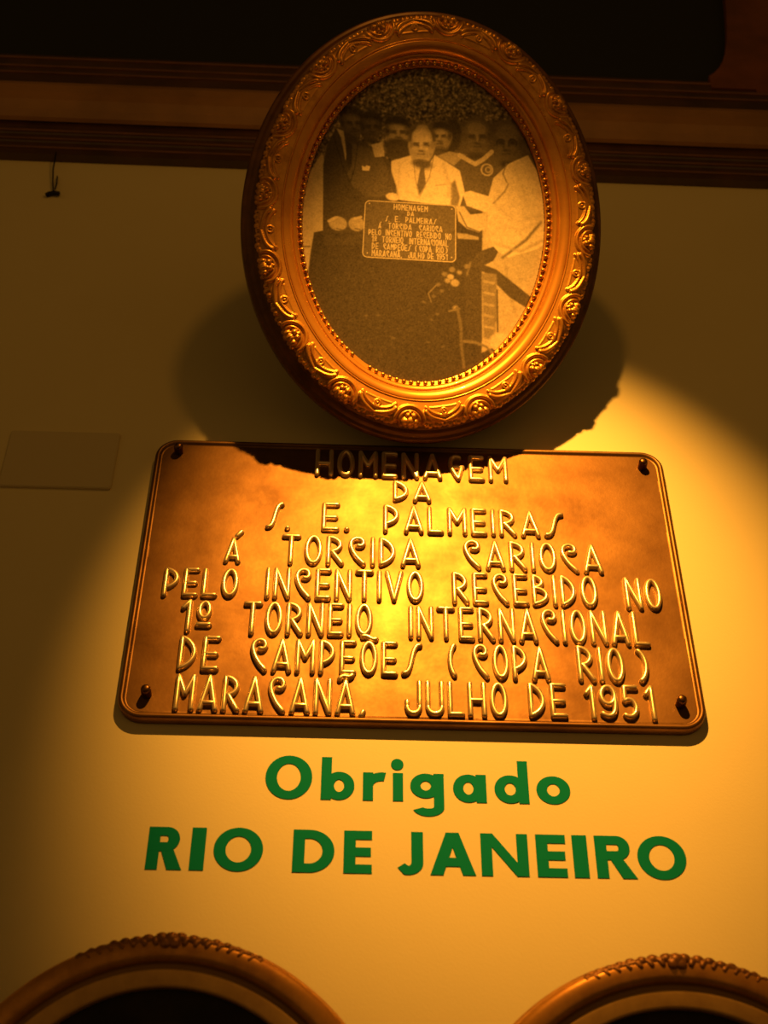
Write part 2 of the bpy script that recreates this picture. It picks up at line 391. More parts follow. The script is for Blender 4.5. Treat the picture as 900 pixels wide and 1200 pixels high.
def raw(name, verts, faces, m, parent=None, smooth=True):
    me = bpy.data.meshes.new(name)
    if isinstance(faces, np.ndarray):
        verts = np.ascontiguousarray(verts, dtype=np.float32)
        nq, k = faces.shape
        me.vertices.add(len(verts))
        me.vertices.foreach_set('co', verts.ravel())
        me.loops.add(nq * k)
        me.loops.foreach_set('vertex_index', faces.ravel().astype(np.int32))
        me.polygons.add(nq)
        me.polygons.foreach_set('loop_start', np.arange(0, nq * k, k, dtype=np.int32))
        me.update(calc_edges=True)
        me.validate()
    else:
        me.from_pydata([tuple(v) for v in verts], [], faces)
        me.update()
    me.polygons.foreach_set('use_smooth', [smooth] * len(me.polygons))
    me.materials.append(m)
    o = bpy.data.objects.new(name, me)
    COL.objects.link(o)
    if parent:
        o.parent = parent
    return o


def from_bm(name, bm, m, parent=None, smooth=False):
    bmesh.ops.recalc_face_normals(bm, faces=bm.faces)
    me = bpy.data.meshes.new(name)
    bm.to_mesh(me)
    bm.free()
    me.polygons.foreach_set('use_smooth', [smooth] * len(me.polygons))
    me.materials.append(m)
    o = bpy.data.objects.new(name, me)
    COL.objects.link(o)
    if parent:
        o.parent = parent
    return o


def empty(name, mw):
    o = bpy.data.objects.new(name, None)
    o.empty_display_size = 0.05
    COL.objects.link(o)
    o.matrix_world = mw
    return o


def tag(o, label, cat, group=None):
    o['label'] = label
    o['category'] = cat
    if group:
        o['group'] = group
    return o


def bm_box(bm, x0, x1, y0, y1, z0, z1):
    r = bmesh.ops.create_cube(bm, size=1.0)
    for v in r['verts']:
        v.co = Vector(((x0 + x1) / 2 + v.co.x * (x1 - x0), (y0 + y1) / 2 + v.co.y * (y1 - y0), (z0 + z1) / 2 + v.co.z * (z1 - z0)))
    return r['verts']


def sweep_oval(profile, a, b, nth, bump=None, open_arc=None):
    """Sweep a (inset, height) profile round an ellipse; bump(i_th, i_prof) displaces along the profile normal."""
    prof = np.array(profile, float)
    th = np.linspace(0, 2 * PI, nth, endpoint=False)
    if open_arc is not None:
        th = np.linspace(open_arc[0], open_arc[1], nth)
    cx, sy = np.cos(th), np.sin(th)
    nx, ny = cx / a, sy / b
    ln = np.hypot(nx, ny)
    nx, ny = nx / ln, ny / ln
    tg = np.gradient(prof, axis=0)
    tl = np.hypot(tg[:, 0], tg[:, 1]) + 1e-12
    pn = np.stack([-tg[:, 1], tg[:, 0]], 1) / tl[:, None]     # normal of the profile (inset, height)
    W = np.broadcast_to(prof[:, 0], (nth, len(prof))).copy()
    H = np.broadcast_to(prof[:, 1], (nth, len(prof))).copy()
    if bump is not None:
        W += bump * pn[:, 0]
        H += bump * pn[:, 1]
    X = a * cx[:, None] - nx[:, None] * W
    Y = b * sy[:, None] - ny[:, None] * W
    V = np.stack([X, Y, H], -1).reshape(-1, 3)
    m = len(prof)
    ni = nth if open_arc is None else nth - 1
    i = np.arange(ni)[:, None]
    j = np.arange(m - 1)[None, :]
    i2 = (i + 1) % nth
    F = np.stack([i * m + j, i * m + j + 1, i2 * m + j + 1, i2 * m + j], -1).reshape(-1, 4)[:, ::-1]
    return V, F


def smooth_profile(pts, n):
    """Catmull-Rom resample of a profile."""
    p = np.array(pts, float)
    p = np.vstack([2 * p[0] - p[1], p, 2 * p[-1] - p[-2]])
    out = []
    k = len(p) - 3
    for i in range(n):
        t = i / (n - 1) * k
        s = min(int(t), k - 1)
        f = t - s
        a, b, c, d = p[s], p[s + 1], p[s + 2], p[s + 3]
        out.append(0.5 * (2 * b + (c - a) * f + (2 * a - 5 * b + 4 * c - d) * f * f + (3 * b - a - 3 * c + d) * f ** 3))
    return out


def bez(*p, n=12):
    p = [Vector((q[0], q[1])) for q in p]
    out = []
    for k in range(n + 1):
        t = k / n
        q = list(p)
        while len(q) > 1:
            q = [q[i].lerp(q[i + 1], t) for i in range(len(q) - 1)]
        out.append((q[0].x, q[0].y))
    return out


# ------------------------------------------------------------------ materials
M_WALL = mat('painted_wall', (0.80, 0.69, 0.42), 0.75, spec=0.25, noise=(3.0, (0.77, 0.66, 0.395), 0.35, 0.65, None), bump=(420, 0.12, 0.001))
M_GREEN = mat('green_vinyl', (0.002, 0.21, 0.16), 0.8, spec=0.06)
M_BRONZE = mat('cast_bronze', (0.245, 0.126, 0.046), 0.44, 0.88, noise=(14, (0.115, 0.054, 0.018), 0.30, 0.68, 0.50), bump=(220, 0.10, 0.0008))
M_LETTER = mat('polished_bronze', (0.92, 0.70, 0.42), 0.28, 0.75, bump=(300, 0.10, 0.0005), coat=0.5)
M_BOLT = mat('dark_bolt', (0.16, 0.08, 0.03), 0.35, 1.0)
M_GILT = mat('aged_gilt', (0.78, 0.37, 0.065), 0.30, 0.7, noise=(55, (0.40, 0.16, 0.022), 0.28, 0.62, 0.48), bump=(260, 0.15, 0.0008))
M_COVE = mat('smooth_gilt', (0.70, 0.32, 0.050), 0.27, 0.60, noise=(24, (0.48, 0.19, 0.028), 0.30, 0.65, 0.36), coat=0.2)
M_BEAD = mat('bead_gilt', (0.70, 0.36, 0.08), 0.30, 0.85, noise=(90, (0.30, 0.13, 0.025), 0.30, 0.60, 0.45))
M_RIM = mat('brown_rim', (0.17, 0.065, 0.018), 0.38, 0.25, noise=(40, (0.09, 0.032, 0.010), 0.35, 0.65, None))
M_WOOD = mat('dark_wood', (0.10, 0.040, 0.018), 0.30, spec=0.6, coat=0.5, noise=(12, (0.05, 0.02, 0.010), 0.35, 0.65, None))
M_BAND_GLOSS = mat('glossed_band_wood', (0.42, 0.21, 0.075), 0.32, spec=0.6, noise=(10, (0.30, 0.15, 0.05), 0.35, 0.65, None))  # wood colour lightened to stand for the lamp's gloss on the rail band
M_STILE = mat('red_brown_wood', (0.24, 0.075, 0.035), 0.4, spec=0.5, noise=(12, (0.15, 0.05, 0.024), 0.35, 0.65, None))
M_EDGE_HIGHLIGHT = mat('edge_highlight_wood', (0.22, 0.085, 0.04), 0.28, spec=0.7, noise=(14, (0.14, 0.055, 0.028), 0.35, 0.65, None))  # lighter wood that paints the thin highlights along the step edges
M_BLACK = mat('black_panel', (0.020, 0.022, 0.026), 0.6, spec=0.3)
M_OLDGILT = mat('dull_gilt', (0.80, 0.37, 0.07), 0.36, 0.5, noise=(45, (0.50, 0.21, 0.04), 0.30, 0.66, 0.52), bump=(240, 0.15, 0.0008))
M_GROOVE_SHADE = mat('shaded_groove', (0.30, 0.15, 0.04), 0.5, 0.2)  # shade inside the groove painted in as a darker brown than the gilt
M_BAND = mat('ochre_band', (0.80, 0.47, 0.14), 0.5, 0.2, noise=(50, (0.60, 0.33, 0.09), 0.3, 0.7, None))
M_DARKPRINT = mat('dark_print', (0.030, 0.022, 0.014), 0.6, spec=0.2, noise=(30, (0.018, 0.014, 0.010), 0.4, 0.6, None))
M_CREST = mat('brown_crest', (0.42, 0.17, 0.045), 0.42, 0.4, noise=(60, (0.18, 0.075, 0.02), 0.30, 0.66, None), bump=(240, 0.15, 0.0008))
M_IRON = mat('black_iron', (0.02, 0.016, 0.012), 0.5, 0.6)
M_PLATE = mat('painted_plate', (0.66, 0.56, 0.36), 0.6, spec=0.3)

# ------------------------------------------------------------------ the wall
bm = bmesh.new()
bm_box(bm, -3.0, 3.0, WALL, WALL + 0.15, 0.0, 4.6)
wall = from_bm('wall_back', bm, M_WALL)
wall['kind'] = 'structure'
bm = bmesh.new()
bm_box(bm, -3.0, 3.0, -3.2, WALL + 0.15, -0.1, 0.0)
floor = from_bm('floor', bm, mat('brown_floor', (0.10, 0.06, 0.035), 0.5, noise=(6, (0.07, 0.04, 0.025), 0.4, 0.6, None)))
floor['kind'] = 'structure'

# ------------------------------------------------------------------ dark wooden frame with black panels above
def rail(bm, x0, x1, prof):
    n = len(prof)
    vs = [[bm.verts.new((x, y, z)) for (y, z) in prof] for x in (x0, x1)]
    for i in range(n):
        bm.faces.new((vs[0][i], vs[0][(i + 1) % n], vs[1][(i + 1) % n], vs[1][i]))
    bm.faces.new(vs[0])
    bm.faces.new(vs[1][::-1])


tr = empty('panel_frame', Matrix.Translation((0, 0, Z0 + 0.7505)) @ Matrix.Rotation(0.0115, 4, 'Y'))
tag(tr, 'large dark brown wooden frame with stepped mouldings and black panels, high on the wall', 'frame')
wy = WALL
R_PROF = [(wy, 0), (wy - .014, 0), (wy - .015, .026), (wy - .017, .028), (wy - .018, .042), (wy - .020, .044), (wy - .021, .066), (wy - .025, .068),
          (wy - .025, .150), (wy - .027, .152), (wy - .025, .198), (wy - .022, .200), (wy - .021, .224), (wy - .018, .226), (wy - .017, .252), (wy - .012, .266), (wy, .268)]
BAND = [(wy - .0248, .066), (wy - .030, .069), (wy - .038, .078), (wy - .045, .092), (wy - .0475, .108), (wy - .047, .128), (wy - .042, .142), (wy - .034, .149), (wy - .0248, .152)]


def half_round(y, z, r):        # a thin half-round strip added on the rail as a painted edge highlight
    return [(y + .0004, z)] + [(y - r * math.sin(PI * k / 6), z + r - r * math.cos(PI * k / 6)) for k in range(1, 6)] + [(y + .0004, z + 2 * r)]


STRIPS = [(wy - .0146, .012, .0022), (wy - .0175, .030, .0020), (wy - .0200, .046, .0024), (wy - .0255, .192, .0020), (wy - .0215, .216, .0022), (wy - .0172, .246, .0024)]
bm = bmesh.new()
rail(bm, -1.5, 0.615, R_PROF)
from_bm('bottom_rail', bm, M_WOOD, tr)
bm = bmesh.new()
rail(bm, 0.615, 1.6, [(y, z * 0.50) for y, z in R_PROF])
from_bm('bottom_rail', bm, M_WOOD, tr)
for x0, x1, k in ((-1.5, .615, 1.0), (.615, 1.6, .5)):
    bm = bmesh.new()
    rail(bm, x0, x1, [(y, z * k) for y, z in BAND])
    from_bm('rail_band', bm, M_BAND_GLOSS, tr, smooth=False)
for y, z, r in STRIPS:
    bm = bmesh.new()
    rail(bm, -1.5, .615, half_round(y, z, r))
    from_bm('highlight_strip', bm, M_EDGE_HIGHLIGHT, tr)
bm = bmesh.new()
# upright between the two panels with rounded lower corners
pts = [(.548, .235), (.478, .235)] + bez((.478, .268), (.515, .300), (.528, .380), (.545, .560), n=10)
pts += [(.560, 1.5), (.625, 1.5), (.612, .22)]
for k in range(6):
    a = k / 5 * PI / 2
    pts.append((.612 + .05 * (1 - math.cos(a)), .22 - .05 * math.sin(a)))
pts += [(.662, .138), (.548, .138)]
fr_ = [bm.verts.new((x, wy - .020, z)) for x, z in pts]
bk_ = [bm.verts.new((x, wy, z)) for x, z in pts]
bm.faces.new(fr_)
bm.faces.new(bk_[::-1])
for i in range(len(pts)):
    j = (i + 1) % len(pts)
    bm.faces.new((fr_[i], bk_[i], bk_[j], fr_[j]))
from_bm('stile', bm, M_STILE, tr)
bm = bmesh.new()
bm_box(bm, -1.5, 0.56, wy - .006, wy - .0002, .25, 1.5)
from_bm('black_panel', bm, M_BLACK, tr)
bm = bmesh.new()
bm_box(bm, 0.60, 1.6, wy - .006, wy - .0002, .13, 1.5)
from_bm('black_panel', bm, M_BLACK, tr)

# ------------------------------------------------------------------ cast bronze plaque
PW, PH, PR = 0.300, 0.193, 0.026
pq = empty('plaque', Matrix.Translation((0, 0, Z0)))
tag(pq, 'rectangular cast bronze plaque with raised Portuguese capitals and four corner bolts', 'plaque')


def round_rect(hw, hh, r, n=10):
    out = []
    for cx, cy, a0 in ((hw - r, hh - r, 0), (-hw + r, hh - r, 90), (-hw + r, -hh + r, 180), (hw - r, -hh + r, 270)):
        for k in range(n + 1):
            a = math.radians(a0 + 90 * k / n)
            out.append((cx + r * math.cos(a), cy + r * math.sin(a)))
    return out


def rings(loops, name, m, parent, cap_first=False, cap_last=True, smooth=True):
    """loops = list of (outline points, y); bridged in order."""
    n = len(loops[0][0])
    V = [(x, y, z) for pts, y in loops for x, z in pts]
    F = []
    for k in range(len(loops) - 1):
        for i in range(n):
            j = (i + 1) % n
            F.append((k * n + i, k * n + j, (k + 1) * n + j, (k + 1) * n + i))
    if cap_last:
        F.append(tuple(range((len(loops) - 1) * n, len(loops) * n)))
    if cap_first:
        F.append(tuple(range(n))[::-1])
    return raw(name, V, F, m, parent, smooth)


def rr(d):
    return round_rect(PW - d, PH - d, max(PR - d, .004))


# body with a rounded, slightly raised lip all round
lip = rings([(rr(.0005), WALL - .0002), (rr(0), WALL - .003), (rr(0), .0005), (rr(.0008), -.0012), (rr(.0022), -.0024), (rr(.0040), -.0026),
             (rr(.0054), -.0018), (rr(.0064), -.0004), (rr(.0072), .0004), (rr(.0100), .0004)], 'rim', M_BRONZE, pq, cap_first=True, cap_last=False)
# face plate: finely gridded so the casting can undulate a little
nx_, nz_ = 150, 96
gx = np.linspace(-(PW - .0085), PW - .0085, nx_)
gz = np.linspace(-(PH - .0085), PH - .0085, nz_)
GX, GZ = np.meshgrid(gx, gz, indexing='ij')
rng = np.random.default_rng(4)
und = np.zeros_like(GX)
for _ in range(26):
    kx, kz, ph = rng.normal(0, 28), rng.normal(0, 28), rng.uniform(0, 6.28)
    und += np.sin(kx * GX + kz * GZ + ph)
und *= .00006
# pull the grid's corners in to the rounded outline
r_ = PR - .0085
qx = np.abs(GX) - (PW - .0085 - r_)
qz = np.abs(GZ) - (PH - .0085 - r_)
d_ = np.hypot(np.maximum(qx, 0), np.maximum(qz, 0))
k_ = np.where((qx > 0) & (qz > 0) & (d_ > 0), np.maximum(qx, qz) / np.maximum(d_, 1e-9), 1.0)
GX = np.sign(GX) * (np.where(qx > 0, (PW - .0085 - r_) + qx * np.where((qx > 0) & (qz > 0), k_, 1), np.abs(GX)))
GZ = np.sign(GZ) * (np.where(qz > 0, (PH - .0085 - r_) + qz * np.where((qx > 0) & (qz > 0), k_, 1), np.abs(GZ)))
V = np.stack([GX, und + .0002, GZ], -1).reshape(-1, 3)
i = np.arange(nx_ - 1)[:, None]
j = np.arange(nz_ - 1)[None, :]
F = np.stack([i * nz_ + j, (i + 1) * nz_ + j, (i + 1) * nz_ + j + 1, i * nz_ + j + 1], -1).reshape(-1, 4)
raw('face_plate', V, F, M_BRONZE, pq)

# ---- monoline deco capitals: strokes in a box 0..w by 0..1, optional radius factors
def arc(cx, cy, rx, ry, a0, a1, n=12):
    return [(cx + rx * math.cos(math.radians(a0 + (a1 - a0) * k / n)), cy + ry * math.sin(math.radians(a0 + (a1 - a0) * k / n))) for k in range(n + 1)]


GLYPH = {
    'A': (.46, [[(0, 0), (.23, 1)], [(.23, 1), (.46, 0)], [(.06, .19), (.40, .19)]]),
    'B': (.40, [[(0, 0), (0, 1)], bez((0, 1), (.33, .92), (.36, .66), (.02, .56)), bez((.02, .56), (.50, .52), (.52, .10), (0, 0))]),
    'C': (.42, [smooth_profile([(.22, .71), (.32, .70), (.39, .79), (.35, .94), (.21, 1.0), (.07, .93), (.01, .76), (.06, .52), (.20, .24), (.40, 0)], 28)]),
    'D': (.40, [[(0, 0), (0, 1)], bez((0, 1), (.26, .92), (.52, .56), (.40, .16), (0, 0), n=16)]),
    'E': (.36, [[(0, 0), (0, 1)], [(0, 1), (.36, 1)], [(0, .47), (.32, .47)], [(0, 0), (.36, 0)]]),
    'G': (.44, [bez((.34, .96), (.14, 1.06), (-.02, .90), (.04, .50), (.30, .0), n=18), [(.30, 0), (.42, .52)], [(.20, .52), (.44, .52)]]),
    'H': (.42, [[(0, 0), (0, 1)], [(.42, 0), (.42, 1)], [(0, .46), (.42, .46)]]),
    'I': (.0, [[(0, 0), (0, 1)]]),
    'J': (.38, [[(.38, 1), (.38, .22)], arc(.19, .22, .19, .22, 0, -180), [(0, .22), (0, .38)]]),
    'L': (.36, [[(0, 1), (0, 0)], [(0, 0), (.36, 0)]]),
    'M': (.46, [[(0, 0), (0, 1)], [(0, 1), (.23, .46)], [(.23, .46), (.46, 1)], [(.46, 1), (.46, 0)]]),
    'N': (.40, [[(0, 0), (0, 1)], [(0, 1), (.40, 0)], [(.40, 0), (.40, 1)]]),
    'O': (.40, [arc(.20, .5, .20, .5, 90, 450, 26)]),
    'P': (.38, [[(0, 0), (0, 1)], bez((0, 1), (.30, .96), (.48, .66), (.36, .40), (.02, .27), n=14)]),
    'R': (.40, [[(0, 0), (0, 1)], bez((0, 1), (.34, .98), (.46, .70), (.34, .50), (.08, .44), n=14), [(.10, .46), (.40, 0)]]),
    'S': (.50, [bez((0, .04), (.22, .02), (.20, .40), (.28, .66), (.30, .98), (.50, .97), n=16)]),
    'T': (.44, [[(.22, 0), (.22, 1)], [(0, 1), (.44, 1)]]),
    'U': (.42, [[(0, 1), (0, .22)], arc(.21, .22, .21, .22, 180, 360), [(.42, .22), (.42, 1)]]),
    'V': (.44, [[(0, 1), (.22, 0)], [(.22, 0), (.44, 1)]]),
    'Á': (.46, [[(0, 0), (.23, 1)], [(.23, 1), (.46, 0)], [(.06, .19), (.40, .19)], [(.34, 1.16), (.50, 1.36)]]),
    'Ã': (.46, [[(0, 0), (.23, .97)], [(.23, .97), (.46, 0)], [(.06, .19), (.40, .19)], bez((.04, 1.06), (.16, 1.24), (.30, 1.02), (.42, 1.18), n=8)]),
    'Õ': (.40, [arc(.20, .5, .20, .5, 90, 450, 26), bez((.0, 1.22), (.14, 1.30), (.28, 1.06), (.42, 1.14), n=8)]),
    'º': (.28, [arc(.14, .70, .13, .27, 90, 450, 18), [(0, .20), (.30, .20)]]),
    '.': (.02, [[(0, .02), (.02, .02)]]),
    ',': (.06, [[(.06, .05), (0, -.06)]]),
    '(': (.16, [bez((.16, 1), (-.05, .80), (-.05, .20), (.16, 0), n=10)]),
    ')': (.16, [bez((0, 1), (.21, .80), (.21, .20), (0, 0), n=10)]),
    '1': (.16, [[(0, .78), (.16, 1)], [(.16, 1), (.16, 0)]]),
    '9': (.38, [arc(.19, .72, .19, .28, 0, 360, 22), bez((.38, .72), (.40, .30), (.36, .0), (.14, 0), (0, .14), n=12)]),
    '5': (.38, [[(.36, 1), (.04, 1)], [(.04, 1), (.02, .56)], bez((.02, .56), (.22, .72), (.44, .50), (.40, .10), (.16, -.04), (0, .10), n=16)]),
}


def layout(text, x0, x1, zb0, zb1, zt0, zt1, inset):
    """Strokes of a word fitted between x0 and x1 with a sloping base and cap line."""
    gap = .25
    total = sum(GLYPH[c][0] for c in text) + gap * (len(text) - 1)
    x0, x1 = x0 + inset, x1 - inset
    kx = (x1 - x0) / max(total, .01)
    out = []
    cur = 0.0
    for c in text:
        w, strokes = GLYPH[c]
        for s in strokes:
            pts = []
            for gx_, gz_ in s:
                X = x0 + (cur + gx_) * kx
                f = (X - x0) / max(x1 - x0, 1e-6)
                b = zb0 + (zb1 - zb0) * f + inset
                t = zt0 + (zt1 - zt0) * f - inset
                pts.append((X, b + (t - b) * gz_))
            out.append(pts)
        cur += w + gap
    return out


SEC = [(-1.0, -.12), (-.95, .34), (-.80, .72), (-.48, .95), (0, 1.0), (.48, .95), (.80, .72), (.95, .34), (1.0, -.12)]


def stroke_mesh(strokes, r, h, V, F):
    """Raised rounded strokes on the plane y = 0, standing out towards -y."""
    m = len(SEC)
    for pts in strokes:
        P = np.array(pts)
        if len(P) == 2 and np.hypot(*(P[1] - P[0])) > 4 * r:
            P = np.array([P[0] + (P[1] - P[0]) * t for t in np.linspace(0, 1, 5)])
        T = np.gradient(P, axis=0)
        closed = np.hypot(*(P[0] - P[-1])) < 1e-6
        if closed:
            T[0] = T[-1] = P[1] - P[-2]
        T /= np.hypot(T[:, 0], T[:, 1])[:, None] + 1e-12
        rows = [(P[k], T[k], 1.0) for k in range(len(P))]
        if not closed:
            for s_, e in ((-1, 0), (1, -1)):
                ext = [(P[e] + s_ * T[e] * r * o, T[e], math.sqrt(max(1 - o * o, .02))) for o in (.45, .8, .97)]
                rows = (ext[::-1] + rows) if s_ < 0 else (rows + ext)
        base = len(V)
        for p, t, sc in rows:
            nrm = np.array([-t[1], t[0]])
            for a, b in SEC:
                q = p + nrm * a * r * sc
                V.append((q[0], -b * h * (sc ** .7 if b > 0 else 1), q[1]))
        for k in range(len(rows) - 1):
            for a in range(m - 1):
                F.append((base + k * m + a, base + k * m + a + 1, base + (k + 1) * m + a + 1, base + (k + 1) * m + a))
        if not closed:
            F.append(tuple(base + a for a in range(m))[::-1])
            F.append(tuple(base + (len(rows) - 1) * m + a for a in range(m)))


ALL_STROKES = []
for text, ln, x0, x1, zb0, zb1, zt0, zt1 in WORDS:
    V, F = [], []
    st = layout(text, x0, x1, zb0, zb1, zt0, zt1, .0027)
    ALL_STROKES += st
    stroke_mesh(st, .0030, .0050, V, F)
    o = raw('raised_word', V, F, M_LETTER, pq)
    bm = bmesh.new()
    bm.from_mesh(o.data)
    bmesh.ops.recalc_face_normals(bm, faces=bm.faces)
    bm.to_mesh(o.data)
    bm.free()
    o['label'] = 'raised bronze lettering ' + text

for bx, bz in BOLTS:
    prof = [(.0054, .0), (.0054, -.0090), (.0050, -.0114), (.0036, -.0130), (.0016, -.0136)]
    n = 20
    V = [(bx + r * math.cos(2 * PI * k / n), y, bz + r * math.sin(2 * PI * k / n)) for r, y in prof for k in range(n)]
    F = [(q * n + k, q * n + (k + 1) % n, (q + 1) * n + (k + 1) % n, (q + 1) * n + k) for q in range(len(prof) - 1) for k in range(n)]
    F.append(tuple((len(prof) - 1) * n + k for k in range(n)))
    raw('bolt', V, F, M_BOLT, pq)

# ------------------------------------------------------------------ green lettering on the wall
PIECE = [0]


def layer():
    PIECE[0] = (PIECE[0] + 1) % 5
    return WALL - .0007 - .00002 * PIECE[0]


def prism(bm, outline):
    """Flat vinyl piece standing 0.6 mm off the wall; outline in (x, z)."""
    y0, y1 = WALL - .00005, layer()
    fr = [bm.verts.new((x, y1, z)) for x, z in outline]
    bk = [bm.verts.new((x, y0, z)) for x, z in outline]
    n = len(outline)
    bm.faces.new(fr)
    for i in range(n):
        bm.faces.new((fr[i], bk[i], bk[(i + 1) % n], fr[(i + 1) % n]))


def ring(bm, cx, cz, rx, rz, tx, tz, a0=0, a1=360, n=40):
    y0, y1 = WALL - .00005, layer()
    full = abs(a1 - a0) >= 360
    A = [math.radians(a0 + (a1 - a0) * k / n) for k in range(n + (0 if full else 1))]
    rows = []
    for a in A:
        c, s = math.cos(a), math.sin(a)
        rows.append([bm.verts.new(p) for p in ((cx + rx * c, y0, cz + rz * s), (cx + rx * c, y1, cz + rz * s),
                                               (cx + (rx - tx) * c, y1, cz + (rz - tz) * s), (cx + (rx - tx) * c, y0, cz + (rz - tz) * s))])
    for k in range(len(rows) - (0 if full else 1)):
        p, q = rows[k], rows[(k + 1) % len(rows)]
        for e in range(3):
            bm.faces.new((p[e], p[e + 1], q[e + 1], q[e]))
    if not full:
        bm.faces.new(rows[0])
        bm.faces.new(rows[-1][::-1])


def wall_glyph(bm, ch, x0, x1, zb, zt):
    H, Wd = zt - zb, x1 - x0
    t = .0113            # upright stem
    th = .0090           # horizontal bar
    R = lambda a, b, c, d: prism(bm, [(a, c), (b, c), (b, d), (a, d)])
    xh = H * .655
    if ch in 'Oo':
        ring(bm, (x0 + x1) / 2, (zb + (zt if ch == 'O' else zb + xh)) / 2, Wd / 2, (H if ch == 'O' else xh) / 2, t * (1 if ch == 'O' else .93), th * (1.0 if ch == 'O' else .95))
    elif ch == 'I':
        R(x0, x1, zb, zt)
    elif ch == 'E':
        R(x0, x0 + t, zb, zt)
        R(x0, x1, zt - th, zt)
        R(x0, x1 - .001, zb + H * .5 - th * .5, zb + H * .5 + th * .5)
        R(x0, x1, zb, zb + th)
    elif ch == 'D':
        R(x0, x0 + t, zb, zt)
        k = Wd * .40
        R(x0, x0 + k, zt - th, zt)
        R(x0, x0 + k, zb, zb + th)
        ring(bm, x0 + k, (zb + zt) / 2, Wd - k, H / 2, t, th, -90, 90, 28)
    elif ch == 'R':
        R(x0, x0 + t, zb, zt)
        bw, bh = Wd * .88, H * .57
        k = bw - bh / 2
        R(x0, x0 + k, zt - th, zt)
        R(x0, x0 + k, zt - bh, zt - bh + th)
        ring(bm, x0 + k, zt - bh / 2, bh / 2, bh / 2, t * .95, th, -90, 90, 24)
        prism(bm, [(x0 + t * 1.05, zt - bh + th * .5), (x1 - t * 1.22, zb), (x1, zb), (x0 + t * 2.1, zt - bh + th * .5)])
    elif ch == 'N':
        R(x0, x0 + t * .95, zb, zt)
        R(x1 - t * .95, x1, zb, zt)
        prism(bm, [(x0, zt), (x0 + t * 1.02, zt), (x1, zb), (x1 - t * 1.02, zb)])
    elif ch == 'A':
        c = (x0 + x1) / 2
        prism(bm, [(x0, zb), (x0 + t * 1.08, zb), (c + t * .45, zt), (c - t * .55, zt)])
        prism(bm, [(x1 - t * 1.08, zb), (x1, zb), (c + t * .55, zt), (c - t * .45, zt)])
        R(x0 + Wd * .24, x1 - Wd * .24, zb + H * .20, zb + H * .20 + th)
    elif ch == 'J':
        R(x1 - t, x1, zb + H * .28, zt)
        ring(bm, x1 - Wd * .60, zb + H * .28, Wd * .60, H * .28, t, th, -105, 0, 18)
        a = math.radians(-105)
        prism(bm, [(x0, zb + H * .16), (x1 - Wd * .60 + Wd * .60 * math.cos(a), zb + H * .28 + H * .28 * math.sin(a)),
                   (x1 - Wd * .60 + (Wd * .60 - t) * math.cos(a) + .001, zb + H * .28 + (H * .28 - th) * math.sin(a)), (x0 + .0065, zb + H * .26)])
    elif ch == 'b':
        R(x0, x0 + t * .9, zb, zt)
        ring(bm, x1 - Wd * .46, zb + xh / 2, Wd * .46, xh / 2, t * .9, th * .95)
    elif ch == 'd':
        R(x1 - t * .9, x1, zb, zt)
        ring(bm, x0 + Wd * .46, zb + xh / 2, Wd * .46, xh / 2, t * .9, th * .95)
    elif ch == 'a':
        R(x1 - t * .9, x1, zb, zb + xh)
        ring(bm, x0 + Wd * .46, zb + xh / 2, Wd * .46, xh / 2, t * .9, th * .95)
    elif ch == 'g':
        dz = H * .08
        R(x1 - t * .9, x1, zb - H * .12, zb + xh)
        ring(bm, x0 + Wd * .46, zb + dz + (xh - dz) / 2, Wd * .46, (xh - dz) / 2, t * .9, th * .92)
        ring(bm, x1 - Wd * .47, zb - H * .12, Wd * .47, H * .215, t * .9, th * .92, -160, 0, 22)
    elif ch == 'r':
        R(x0, x0 + t * .9, zb, zb + xh)
        ring(bm, x0 + Wd * .86, zb + xh * .52, Wd * .86, xh * .49, t * .9, th * 1.05, 78, 180, 16)
    elif ch == 'i':
        R(x0 + .0002, x0 + .0002 + t * .9, zb, zb + xh)
        c = (x0 + x1) / 2
        prism(bm, [(c + .0063 * math.cos(2 * PI * k / 24), zb + H * .86 + .0063 * math.sin(2 * PI * k / 24)) for k in range(24)])


words = [('Obrigado', 'the upper line of green wall lettering, the word Obrigado in mixed case', (0,)),
         ('RIO', 'the green capital letters RIO at the left of the lower lettering line', (1,)),
         ('DE', 'the short green word DE in capitals between RIO and JANEIRO', (2,)),
         ('JANEIRO', 'the green capital letters JANEIRO at the right of the lower lettering line', (3,))]
for wtxt, wlabel, lines in words:
    ls = [l for l in LETTERS if l[1] in lines]
    xm = min(l[2] for l in ls)
    zm = min(l[4] for l in ls)
    e = empty('wall_lettering', Matrix.Translation((xm, WALL, Z0 + zm)))
    tag(e, wlabel, 'lettering', 'green lettering on the wall')
    # the letters of a word stand on one base line and share one cap line
    for ch, ln, x0, x1, zb, zt in ls:
        base = (-.2738 if ln == 0 else -.3504) - (.0004 if ch in 'OJ' else 0)
        top = (-.2266 if ln == 0 else -.3066) + (.0008 if ch == 'O' else 0)
        bm = bmesh.new()
        wall_glyph(bm, ch, x0 - xm, x1 - xm, base - zm, top - zm)
        for v in bm.verts:
            v.co.y -= WALL
        o = from_bm('letter', bm, M_GREEN, e)
        o['label'] = 'green letter ' + ch

# ------------------------------------------------------------------ the leaning oval frame with its photograph
FC = Vector((0.009130, -0.165247, Z0 + 0.400209))
FU = Vector((0.98760463, 0.15579793, 0.01908137))
FV = Vector((0.07367437, -0.56746386, 0.82009564))
FN = Vector((0.13859719, -0.80852444, -0.57190825))
FM = Matrix((FU, FV, FN)).transposed().to_4x4()
FM.translation = FC
of = empty('framed_photograph', FM)
tag(of, 'carved gilt oval frame with a sepia group photograph, leaning out above the bronze plaque', 'framed photograph')
FA, FB = 0.2180, 0.2638

